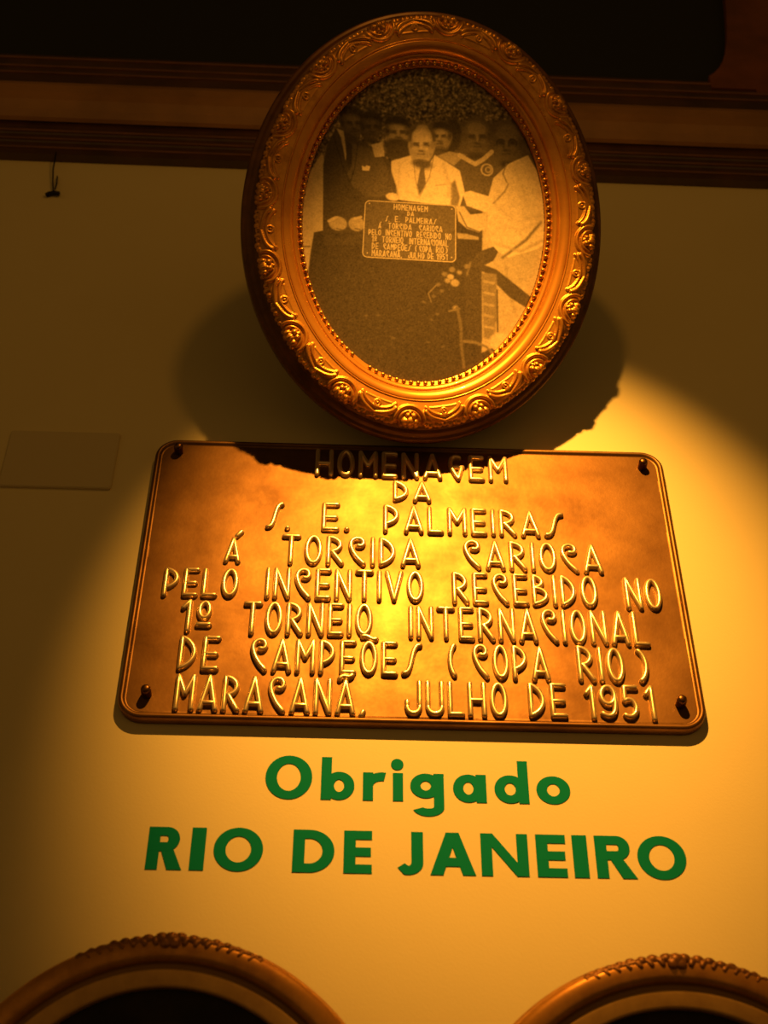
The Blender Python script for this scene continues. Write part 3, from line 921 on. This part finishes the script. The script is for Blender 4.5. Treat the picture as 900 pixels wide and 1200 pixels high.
rim_prof = [(.030, .0), (.0, .0), (.0, .004), (.0, .011), (.0010, .0135), (.0030, .0148), (.0050, .0142), (.0062, .0150), (.0085, .0178), (.0110, .0188),
            (.0130, .0182), (.0142, .0196), (.0165, .0226), (.0190, .0242), (.0215, .0248), (.0235, .0300)]
V, F = sweep_oval(rim_prof, FA, FB, 256)
raw('outer_rim', V, F, M_RIM, of)

# carved band: scrollwork height field repeated sixteen times, each repeat a little different
NU, PER = 16, 126
nth = NU * PER
base_pts = smooth_profile([(.0190, .0215), (.0188, .0265), (.0190, .0315), (.0205, .0350), (.0265, .0372), (.0340, .0370), (.0410, .0358), (.0455, .0350)], 60)
bp_ = np.array(base_pts)
plen = np.concatenate([[0], np.cumsum(np.hypot(*np.diff(bp_, axis=0).T))]) * 1000     # mm along the profile
PT = plen[-1]


def blob(Hf, S, P, s, p, r, k=1.0):
    d2 = (S - s) ** 2 + (P - p) ** 2
    np.maximum(Hf, np.sqrt(np.maximum(r * r - d2, 0)) * k, out=Hf)


def tube(Hf, S, P, pts, r0, r1=None, k=1.0):
    r1 = r0 if r1 is None else r1
    pts = np.array(pts)
    n = len(pts) - 1
    for q in range(n):
        a, b = pts[q], pts[q + 1]
        ab = b - a
        L2 = max(ab @ ab, 1e-9)
        t = np.clip(((S - a[0]) * ab[0] + (P - a[1]) * ab[1]) / L2, 0, 1)
        d2 = (S - a[0] - ab[0] * t) ** 2 + (P - a[1] - ab[1] * t) ** 2
        r = r0 + (r1 - r0) * (q + t) / n
        np.maximum(Hf, np.sqrt(np.maximum(r * r - d2, 0)) * k, out=Hf)


def carved_unit(seed):
    g = random.Random(seed)
    s = (np.arange(PER) - PER / 2 + .5) / PER * 85.0
    S, P = np.meshgrid(s, plen, indexing='ij')
    Hf = np.zeros_like(S)
    j = lambda a: g.uniform(-a, a)
    o = 5.5
    # cartouche: two concentric scroll arcs open to the outside
    tube(Hf, S, P, [(17.5 * math.cos(a) + j(.2), o + 10 + 16 * math.sin(a)) for a in np.linspace(-.35, PI + .35, 22)], 2.3, 2.3, .95)
    tube(Hf, S, P, [(12.2 * math.cos(a), o + 9 + 11.2 * math.sin(a)) for a in np.linspace(-.5, PI + .5, 18)], 1.6, 1.6, 1.0)
    for sg in (-1, 1):
        # scroll ends curl inwards at the outer edge
        tube(Hf, S, P, [(sg * (14.0 + 4.0 * math.cos(a)), o + 3.0 + 3.6 * math.sin(a)) for a in np.linspace(.2, -3.6, 12)], 2.0, 1.1, 1.0)
        # leaf spray running along the outer edge between cartouches
        for q, (x, y, r) in enumerate(((20.5, 6.5, 3.6), (26.0, 5.0, 4.3), (31.5, 6.8, 3.6), (36.8, 5.2, 4.1), (41.6, 7.4, 3.2))):
            blob(Hf, S, P, sg * x + j(.7), o + y - 3 + j(.7), r + j(.4), 1.05)
        tube(Hf, S, P, bez((sg * 19, o + 20), (sg * 24, o + 13), (sg * 33, o + 12), (sg * 42.5, o + 9), n=12), 3.0, 1.6, 1.0)
        tube(Hf, S, P, bez((sg * 20, o + 25), (sg * 27, o + 17), (sg * 35, o + 17), (sg * 42.5, o + 14.5), n=12), 2.1, 1.2, 1.0)
        # long triangle round the eye
        tube(Hf, S, P, bez((sg * 25, o + 25.5), (sg * 34, o + 25), (sg * 43, o + 26), n=8), 0.8, 0.8, .7)
        # ring eye
        tube(Hf, S, P, [(sg * 42.5 + 3.6 * math.cos(a), o + 20 + 3.6 * math.sin(a)) for a in np.linspace(0, 2 * PI, 16)], 1.25, 1.25, .9)
        blob(Hf, S, P, sg * 42.5, o + 20, 1.6, 1.2)
    # flower inside the cartouche
    for x, y, r in ((0, 8.5, 5.0), (-6.2, 8.0, 4.2), (6.2, 7.6, 4.2), (-3.6, 14, 3.4), (3.8, 14, 3.4), (-9.4, 2.0, 3.9), (9.4, 1.8, 3.9), (-3.4, .6, 4.0), (3.6, .4, 4.1), (0, 17.2, 2.4)):
        blob(Hf, S, P, x + j(.6), o + y + j(.6), r + j(.35), 1.12)
    # petal veins
    for x in (-5, 0, 5):
        d = np.abs(S - x - j(.5) - (P - o - 7) * .12 * np.sign(x))
        Hf -= np.where((P < o + 12), np.clip(.8 - d, 0, .8) * .8, 0)
    Hf = np.maximum(Hf, 0)
    edge = np.clip(P / 3.0, 0, 1) * np.clip((PT - P) / 1.0, 0, 1)
    return Hf * edge / 1000.0 * 1.22


# repeats follow arc length round the oval, the first centred on the right
tt = np.linspace(0, 2 * PI, 4001)
am, bmid = FA - .032, FB - .032
cum = np.concatenate([[0], np.cumsum(np.hypot(np.diff(am * np.cos(tt)), np.diff(bmid * np.sin(tt))))])
bump = np.concatenate([carved_unit(40 + k) for k in range(NU)], 0)
s_at = ((np.arange(nth) + .5) / nth - .5 / NU) % 1.0
order = np.argsort(s_at)
th_at = np.interp(s_at, cum / cum[-1], tt)
# re-sample the oval at those angles
cx_, sy_ = np.cos(th_at), np.sin(th_at)
nx1, ny1 = cx_ / FA, sy_ / FB
l1 = np.hypot(nx1, ny1)
nx1, ny1 = nx1 / l1, ny1 / l1
tg = np.gradient(bp_, axis=0)
pn = np.stack([-tg[:, 1], tg[:, 0]], 1) / np.hypot(tg[:, 0], tg[:, 1])[:, None]
Wm = bp_[:, 0][None] + bump * pn[:, 0][None]
Hm = bp_[:, 1][None] + bump * pn[:, 1][None]
V = np.stack([FA * cx_[:, None] - nx1[:, None] * Wm, FB * sy_[:, None] - ny1[:, None] * Wm, Hm], -1).reshape(-1, 3)
m_ = len(bp_)
i = np.arange(nth)[:, None]
j = np.arange(m_ - 1)[None, :]
i2 = (i + 1) % nth
F = np.stack([i * m_ + j, i * m_ + j + 1, i2 * m_ + j + 1, i2 * m_ + j], -1).reshape(-1, 4)[:, ::-1]
raw('carved_band', V, F, M_GILT, of)

cove = [(.0438, .0310), (.0440, .0345), (.0444, .0356), (.0452, .0361), (.0460, .0357), (.0465, .0346), (.0466, .0338)]
cove += [(.0468 + .0118 * math.sin(PI / 2 * k / 18), .0256 + .0092 * math.cos(PI / 2 * k / 18)) for k in range(19)]          # broad rounded moulding
cove += [(.0589, .0252), (.0592, .0252)]
cove += [(.0594 + .0068 * math.sin(PI / 2 * k / 14), .0182 + .0074 * math.cos(PI / 2 * k / 14)) for k in range(15)]          # narrower one inside it
cove += [(.0666, .0178), (.0706, .0176), (.0710, .0172), (.0712, .0120)]
V, F = sweep_oval(cove, FA, FB, 320)
raw('cove_moulding', V, F, M_COVE, of)

# bead row with the gap where some beads have been lost
ico = bmesh.new()
bmesh.ops.create_icosphere(ico, subdivisions=2, radius=1.0)
iv = np.array([v.co[:] for v in ico.verts])
iff = np.array([[v.index for v in f.verts] for f in ico.faces])
ico.free()
ab_, bb_ = FA - .0686, FB - .0686
cumb = np.concatenate([[0], np.cumsum(np.hypot(np.diff(ab_ * np.cos(tt)), np.diff(bb_ * np.sin(tt))))])
NB = 126
Vb, Fb = [], []
nb = 0
for k in range(NB):
    t = np.interp((k + .5) / NB, cumb / cumb[-1], tt)
    if 242.5 < math.degrees(t) < 247.5:
        continue
    c = np.array([ab_ * math.cos(t), bb_ * math.sin(t), .0205])
    Vb.append(iv * .0029 + c)
    Fb.append(iff + nb * len(iv))
    nb += 1
raw('bead_trim', np.concatenate(Vb), np.concatenate(Fb), M_BEAD, of)

# ---- the printed photograph: tones laid down on a fine grid (a flat print)
PAo, PBo = FA - .0715, FB - .0715
RES = .00068
gw, gh = int(2 * PAo / RES) + 1, int(2 * PBo / RES) + 1
px = (np.arange(gw) - (gw - 1) / 2) * RES * 1000
pz = (np.arange(gh) - (gh - 1) / 2) * RES * 1000
X, Y = np.meshgrid(px, pz, indexing='ij')
rng = np.random.default_rng(11)


def blur(a, n):
    for _ in range(n):
        a = (a + np.roll(a, 1, 0) + np.roll(a, -1, 0) + np.roll(a, 1, 1) + np.roll(a, -1, 1)) / 5
    return a


# crowd in the stands behind
crowd = blur(rng.normal(0, 1, X.shape), 3)
crowd /= crowd.std()
fine = blur(rng.normal(0, 1, X.shape), 1)
fine /= fine.std()
T = np.clip(.14 + .075 * crowd, .02, .4)
print_gap = 1.0


def seg_d2(ax, ay, bx, by):
    vx, vy = bx - ax, by - ay
    t = np.clip(((X - ax) * vx + (Y - ay) * vy) / max(vx * vx + vy * vy, 1e-9), 0, 1)
    return (X - ax - vx * t) ** 2 + (Y - ay - vy * t) ** 2


def lay(mask, tone):
    global T
    T = T * (1 - mask) + tone * mask


def paint_poly(c, tone, soft):
    P = [(c[k], c[k + 1]) for k in range(0, len(c), 2)]
    inside = np.zeros(X.shape, bool)
    dm = np.full(X.shape, 1e9)
    for k in range(len(P)):
        (ax, ay), (bx, by) = P[k], P[(k + 1) % len(P)]
        cond = (ay > Y) != (by > Y)
        xi = (bx - ax) * (Y - ay) / ((by - ay) if by != ay else 1e-9) + ax
        inside ^= cond & (X < xi)
        dm = np.minimum(dm, seg_d2(ax, ay, bx, by))
    sd = np.sqrt(dm) * np.where(inside, 1, -1)
    lay(np.clip(.5 + sd / soft, 0, 1), tone)


def paint_line(P, tone, w, soft):
    dm = np.full(X.shape, 1e9)
    for k in range(len(P) - 1):
        dm = np.minimum(dm, seg_d2(*P[k], *P[k + 1]))
    lay(np.clip(.5 + (w - np.sqrt(dm)) / soft, 0, 1), tone)


for sh in PRINT:
    kind, c = sh[0], sh[1]
    if kind == 'p':
        paint_poly(c, sh[2], sh[3])
    elif kind == 'e':
        d = np.hypot((X - c[0]) / c[2], (Y - c[1]) / c[3])
        lay(np.clip(.5 + (1 - d) * min(c[2], c[3]) / sh[3], 0, 1), sh[2])
    elif kind == 'r':
        d = np.abs(np.hypot(X - c[0], Y - c[1]) - c[2])
        lay(np.clip(.5 + (.9 - d) / sh[3], 0, 1), sh[2])
    else:
        paint_line([(c[k], c[k + 1]) for k in range(0, len(c), 2)], sh[2], sh[3], sh[4])

T = blur(T, 1)
# the small plaque the men hold up, with its lettering
TL, TR, BR, BL = [np.array(q) for q in HELD]


def on_held(x, z):
    f, g = (x + PW) / (2 * PW), (PH - z) / (2 * PH)
    return (TL * (1 - f) + TR * f) * (1 - g) + (BL * (1 - f) + BR * f) * g


rect = [on_held(x, z) for x, z in round_rect(PW, PH, .03, 4)]
paint_poly([v for q in rect for v in q], .10, .8)
paint_line([tuple(q) for q in rect] + [tuple(rect[0])], .40, .55, .7)
for bx, bz in BOLTS:
    q = on_held(bx, bz)
    d = np.hypot(X - q[0], Y - q[1])
    lay(np.clip(.5 + (.8 - d) / .8, 0, 1), .42)
txt = np.full(X.shape, 1e9)
step = RES * 1000
for st in ALL_STROKES:
    Q = [on_held(*p) for p in st]
    for k in range(len(Q) - 1):
        a, b = Q[k], Q[k + 1]
        i0 = int((min(a[0], b[0]) - 2 - px[0]) / step)
        i1 = int((max(a[0], b[0]) + 2 - px[0]) / step) + 1
        j0 = int((min(a[1], b[1]) - 2 - pz[0]) / step)
        j1 = int((max(a[1], b[1]) + 2 - pz[0]) / step) + 1
        xs, ys = X[i0:i1, j0:j1], Y[i0:i1, j0:j1]
        v = b - a
        t = np.clip(((xs - a[0]) * v[0] + (ys - a[1]) * v[1]) / max(v @ v, 1e-9), 0, 1)
        d = np.hypot(xs - a[0] - v[0] * t, ys - a[1] - v[1] * t)
        txt[i0:i1, j0:j1] = np.minimum(txt[i0:i1, j0:j1], d)
lay(np.clip(.5 + (.42 - txt) / .7, 0, 1), .47)
T = np.where(T > .2, np.minimum(T * 1.30, .78), T)
T = .045 + .955 * T
T = np.clip(T * (1 + .055 * fine + .06 * blur(crowd, 5)) + .006 * fine, .012, .8)

keep = (X / (PAo * 1000)) ** 2 + (Y / (PBo * 1000)) ** 2 <= 1.0
cell = keep[:-1, :-1] & keep[1:, :-1] & keep[1:, 1:] & keep[:-1, 1:]
ci, cj = np.nonzero(cell)
F = np.stack([ci * gh + cj, (ci + 1) * gh + cj, (ci + 1) * gh + cj + 1, ci * gh + cj + 1], -1)
used, inv = np.unique(F.ravel(), return_inverse=True)
V = np.stack([X / 1000, Y / 1000, np.full_like(X, .012)], -1).reshape(-1, 3)[used]
m = bpy.data.materials.new('sepia_print')
m.use_nodes = True
b = m.node_tree.nodes['Principled BSDF']
b.inputs['Roughness'].default_value = 0.7
b.inputs['Specular IOR Level'].default_value = 0.06
at = m.node_tree.nodes.new('ShaderNodeAttribute')
at.attribute_name = 'tone'
m.node_tree.links.new(at.outputs['Color'], b.inputs['Base Color'])
pr = raw('photograph', V, inv.reshape(-1, 4), m, of)
ca = pr.data.color_attributes.new('tone', 'FLOAT_COLOR', 'POINT')
tv = T.reshape(-1)[used]
ca.data.foreach_set('color', np.stack([tv, tv * .80, tv * .54, np.ones_like(tv)], -1).astype(np.float32).ravel())
pr['label'] = 'sepia print of a group of men holding up a small plaque in front of a crowd'
# backing board behind the print
th = np.linspace(0, 2 * PI, 96, endpoint=False)
V = [((FA - .028) * math.cos(t), (FB - .028) * math.sin(t), z) for z in (.0005, .010) for t in th]
F = [(k, (k + 1) % 96, 96 + (k + 1) % 96, 96 + k) for k in range(96)] + [tuple(range(96))[::-1], tuple(range(96, 192))]
raw('backing_board', V, F, M_WOOD, of, smooth=False)
# bracket that carries the frame off the wall, and the wire it leans out on
inv_f = FM.inverted()
wp = Vector((-.0098, WALL, Z0 + .225))
bm = bmesh.new()
bm_box(bm, -.020, .004, -.030, WALL - .0002, Z0 + .214, Z0 + .226)
for v in bm.verts:
    v.co = inv_f @ v.co
from_bm('bracket', bm, M_IRON, of)


def tube_mesh(pts, r, n=8):
    P = [Vector(p) for p in pts]
    V, F = [], []
    for k, p in enumerate(P):
        t = (P[min(k + 1, len(P) - 1)] - P[max(k - 1, 0)]).normalized()
        a = t.cross(Vector((0.31, 0.2, 0.93)))
        if a.length < 1e-3:
            a = t.cross(Vector((1, 0, 0)))
        a.normalize()
        c = t.cross(a)
        for q in range(n):
            an = 2 * PI * q / n
            V.append(p + a * r * math.cos(an) + c * r * math.sin(an))
    for k in range(len(P) - 1):
        for q in range(n):
            F.append((k * n + q, k * n + (q + 1) % n, (k + 1) * n + (q + 1) % n, (k + 1) * n + q))
    F.append(tuple(range(n))[::-1])
    F.append(tuple((len(P) - 1) * n + q for q in range(n)))
    return V, F


top_back = Vector((0, FB * .45, .0))
V, F = tube_mesh([top_back, inv_f @ Vector((.0, WALL, Z0 + .60))], .0016)
raw('hanging_wire', V, F, M_IRON, of)

# ------------------------------------------------------------------ the two oval frames below
def crest_bump(nth, plen, a, b, seed, th):
    """Carved foliage over the top of the rim: a rosette with leaf sprays to both sides."""
    g = random.Random(seed)
    s = np.concatenate([[0], np.cumsum(np.hypot(np.diff(a * np.cos(th)), np.diff(b * np.sin(th))))]) * 1000
    s -= np.interp(PI / 2, th, s)
    S, P = np.meshgrid(s, plen, indexing='ij')
    Hf = np.zeros_like(S)
    for x, y, r in ((0, 10, 6.5), (-8, 8, 5.5), (8, 8, 5.5), (-4, 15, 5), (4, 15, 5)):
        blob(Hf, S, P, x + g.uniform(-.6, .6), y, r, .55)
    for k in range(7):
        an = PI * (k + .5) / 7
        tube(Hf, S, P, [(3 * math.cos(an), 12 - 3 * math.sin(an)), (13 * math.cos(an), 13 - 11 * math.sin(an))], 1.6, 2.6, .8)
    for sg in (-1, 1):
        x = 15
        k = 0
        while x < 80:
            f = 1 - (x - 15) / 110
            for w_, dy in ((2.6, 0), (2.2, 5.5)):
                tube(Hf, S, P, bez((sg * (x - 3), 15 - dy), (sg * (x + 3), 4 + dy * 1.4), (sg * (x + 9), 6 + dy + g.uniform(-1, 1)), (sg * (x + 13 * f), 12 - dy * .8), n=10), w_ * f, 1.1, .75)
            blob(Hf, S, P, sg * (x + 4), 8 + g.uniform(-2, 2), 5.0 * f, .5)
            x += 9.5
            k += 1
    edge = np.clip(P / 4.0, 0, 1) * np.clip((plen[-1] - P) / 2.0, 0, 1)
    return Hf * edge / 1000.0 * 1.25


def low_frame(cx, cz, a, seed, label):
    t2 = .21
    b = 1.10 * a
    n = Vector((0, -math.cos(t2), -math.sin(t2)))
    v = Vector((0, -math.sin(t2), math.cos(t2)))
    u = Vector((1, 0, 0))
    mw = Matrix((u, v, n)).transposed().to_4x4()
    mw.translation = Vector((cx, WALL - .004 - b * math.sin(t2), Z0 + cz))
    e = empty('framed_picture', mw)
    tag(e, label, 'framed picture', 'oval frames at the bottom of the wall')
    outer = smooth_profile([(.022, .0), (.0, .0), (.0, .004), (.0002, .009), (.0012, .0130), (.0045, .0165), (.0100, .0184), (.0150, .0186), (.0180, .0178), (.0200, .0164),
                            (.0212, .0140)], 44)
    V, F = sweep_oval(outer, a, b, 220)
    raw('outer_rim', V, F, M_OLDGILT, e)
    # crest carved over the top of the rim
    cp = np.array(smooth_profile([(-.0002, .0060), (.0000, .0095), (.0012, .0132), (.0045, .0166), (.0100, .0185), (.0150, .0187)], 34))
    pl = np.concatenate([[0], np.cumsum(np.hypot(*np.diff(cp, axis=0).T))]) * 1000
    span = (PI / 2 - .47, PI / 2 + .47)
    th = np.linspace(*span, 420)
    bmp = crest_bump(420, pl, a, b, seed, th)
    V, F = sweep_oval(cp, a, b, 420, bmp - .0004, span)
    raw('carved_crest', V, F, M_CREST, e)
    groove = smooth_profile([(.0206, .0155), (.0214, .0130), (.0226, .0112), (.0250, .0108), (.0270, .0110)], 24)
    V, F = sweep_oval(groove, a, b, 200)
    raw('groove', V, F, M_GROOVE_SHADE, e)
    band = smooth_profile([(.0262, .0090), (.0267, .0132), (.0280, .0142), (.0320, .0142), (.0370, .0138), (.0400, .0132), (.0410, .0112), (.0410, .0030)], 36)
    V, F = sweep_oval(band, a, b, 200)
    raw('inner_band', V, F, M_BAND, e)
    nn = 120
    V = [((a - .030) * math.cos(2 * PI * k / nn), (b - .030) * math.sin(2 * PI * k / nn), z) for z in (.0002, .0040) for k in range(nn)]
    F = [(k, (k + 1) % nn, nn + (k + 1) % nn, nn + k) for k in range(nn)] + [tuple(range(nn))[::-1], tuple(range(nn, 2 * nn))]
    raw('dark_picture', V, F, M_DARKPRINT, e, smooth=False)
    # hanging wire up to a nail behind the frame
    iv_ = mw.inverted()
    wz = (mw @ Vector((0, b * .5, 0)))
    V, F = tube_mesh([Vector((0, b * .5, .0)), iv_ @ Vector((cx, WALL, wz.z + .03))], .0014)
    raw('hanging_wire', V, F, M_IRON, e)


low_frame(-0.20645, -0.67411, 0.20081, 3, 'dull gilt oval frame with carved crest, cut off at the lower left corner')
low_frame(0.20771, -0.68697, 0.20298, 8, 'dull gilt oval frame with carved crest, cut off at the lower right corner')

# ------------------------------------------------------------------ blank cover plate and the hanging hook on the left
cp = empty('cover_plate', Matrix.Translation((-.4120, WALL, Z0 + .165)))
tag(cp, 'blank cream cover plate on the wall left of the bronze plaque', 'cover plate')
HW, HH = .0650, .0446
rings([(round_rect(HW, HH, .003, 3), -.0001), (round_rect(HW, HH, .003, 3), -.0030), (round_rect(HW - .0012, HH - .0012, .003, 3), -.0042)], 'plate', M_PLATE, cp, cap_first=True, smooth=False)

hk = empty('picture_hook', Matrix.Translation((-.505, WALL - .004, Z0 + .757)))
tag(hk, 'thin dark wire with a small hook hanging below the wooden frame on the left', 'hook')
V, F = tube_mesh([(-.0058, -.010, .004), (-.0058, -.004, -.030), (-.0020, -.001, -.058), (.0020, 0, -.078)], .0012)
raw('wire', V, F, M_IRON, hk)
V, F = tube_mesh([(.0015, 0, -.040), (.0042, -.002, -.060), (.0040, -.002, -.074)], .0010)
raw('wire', V, F, M_IRON, hk)
V, F = tube_mesh([(-.0075, .0005, -.0850), (-.0030, -.0005, -.0820), (.0040, -.0008, -.0805), (.0110, -.0010, -.0825)], .0032, 10)
raw('hook', V, F, M_IRON, hk)
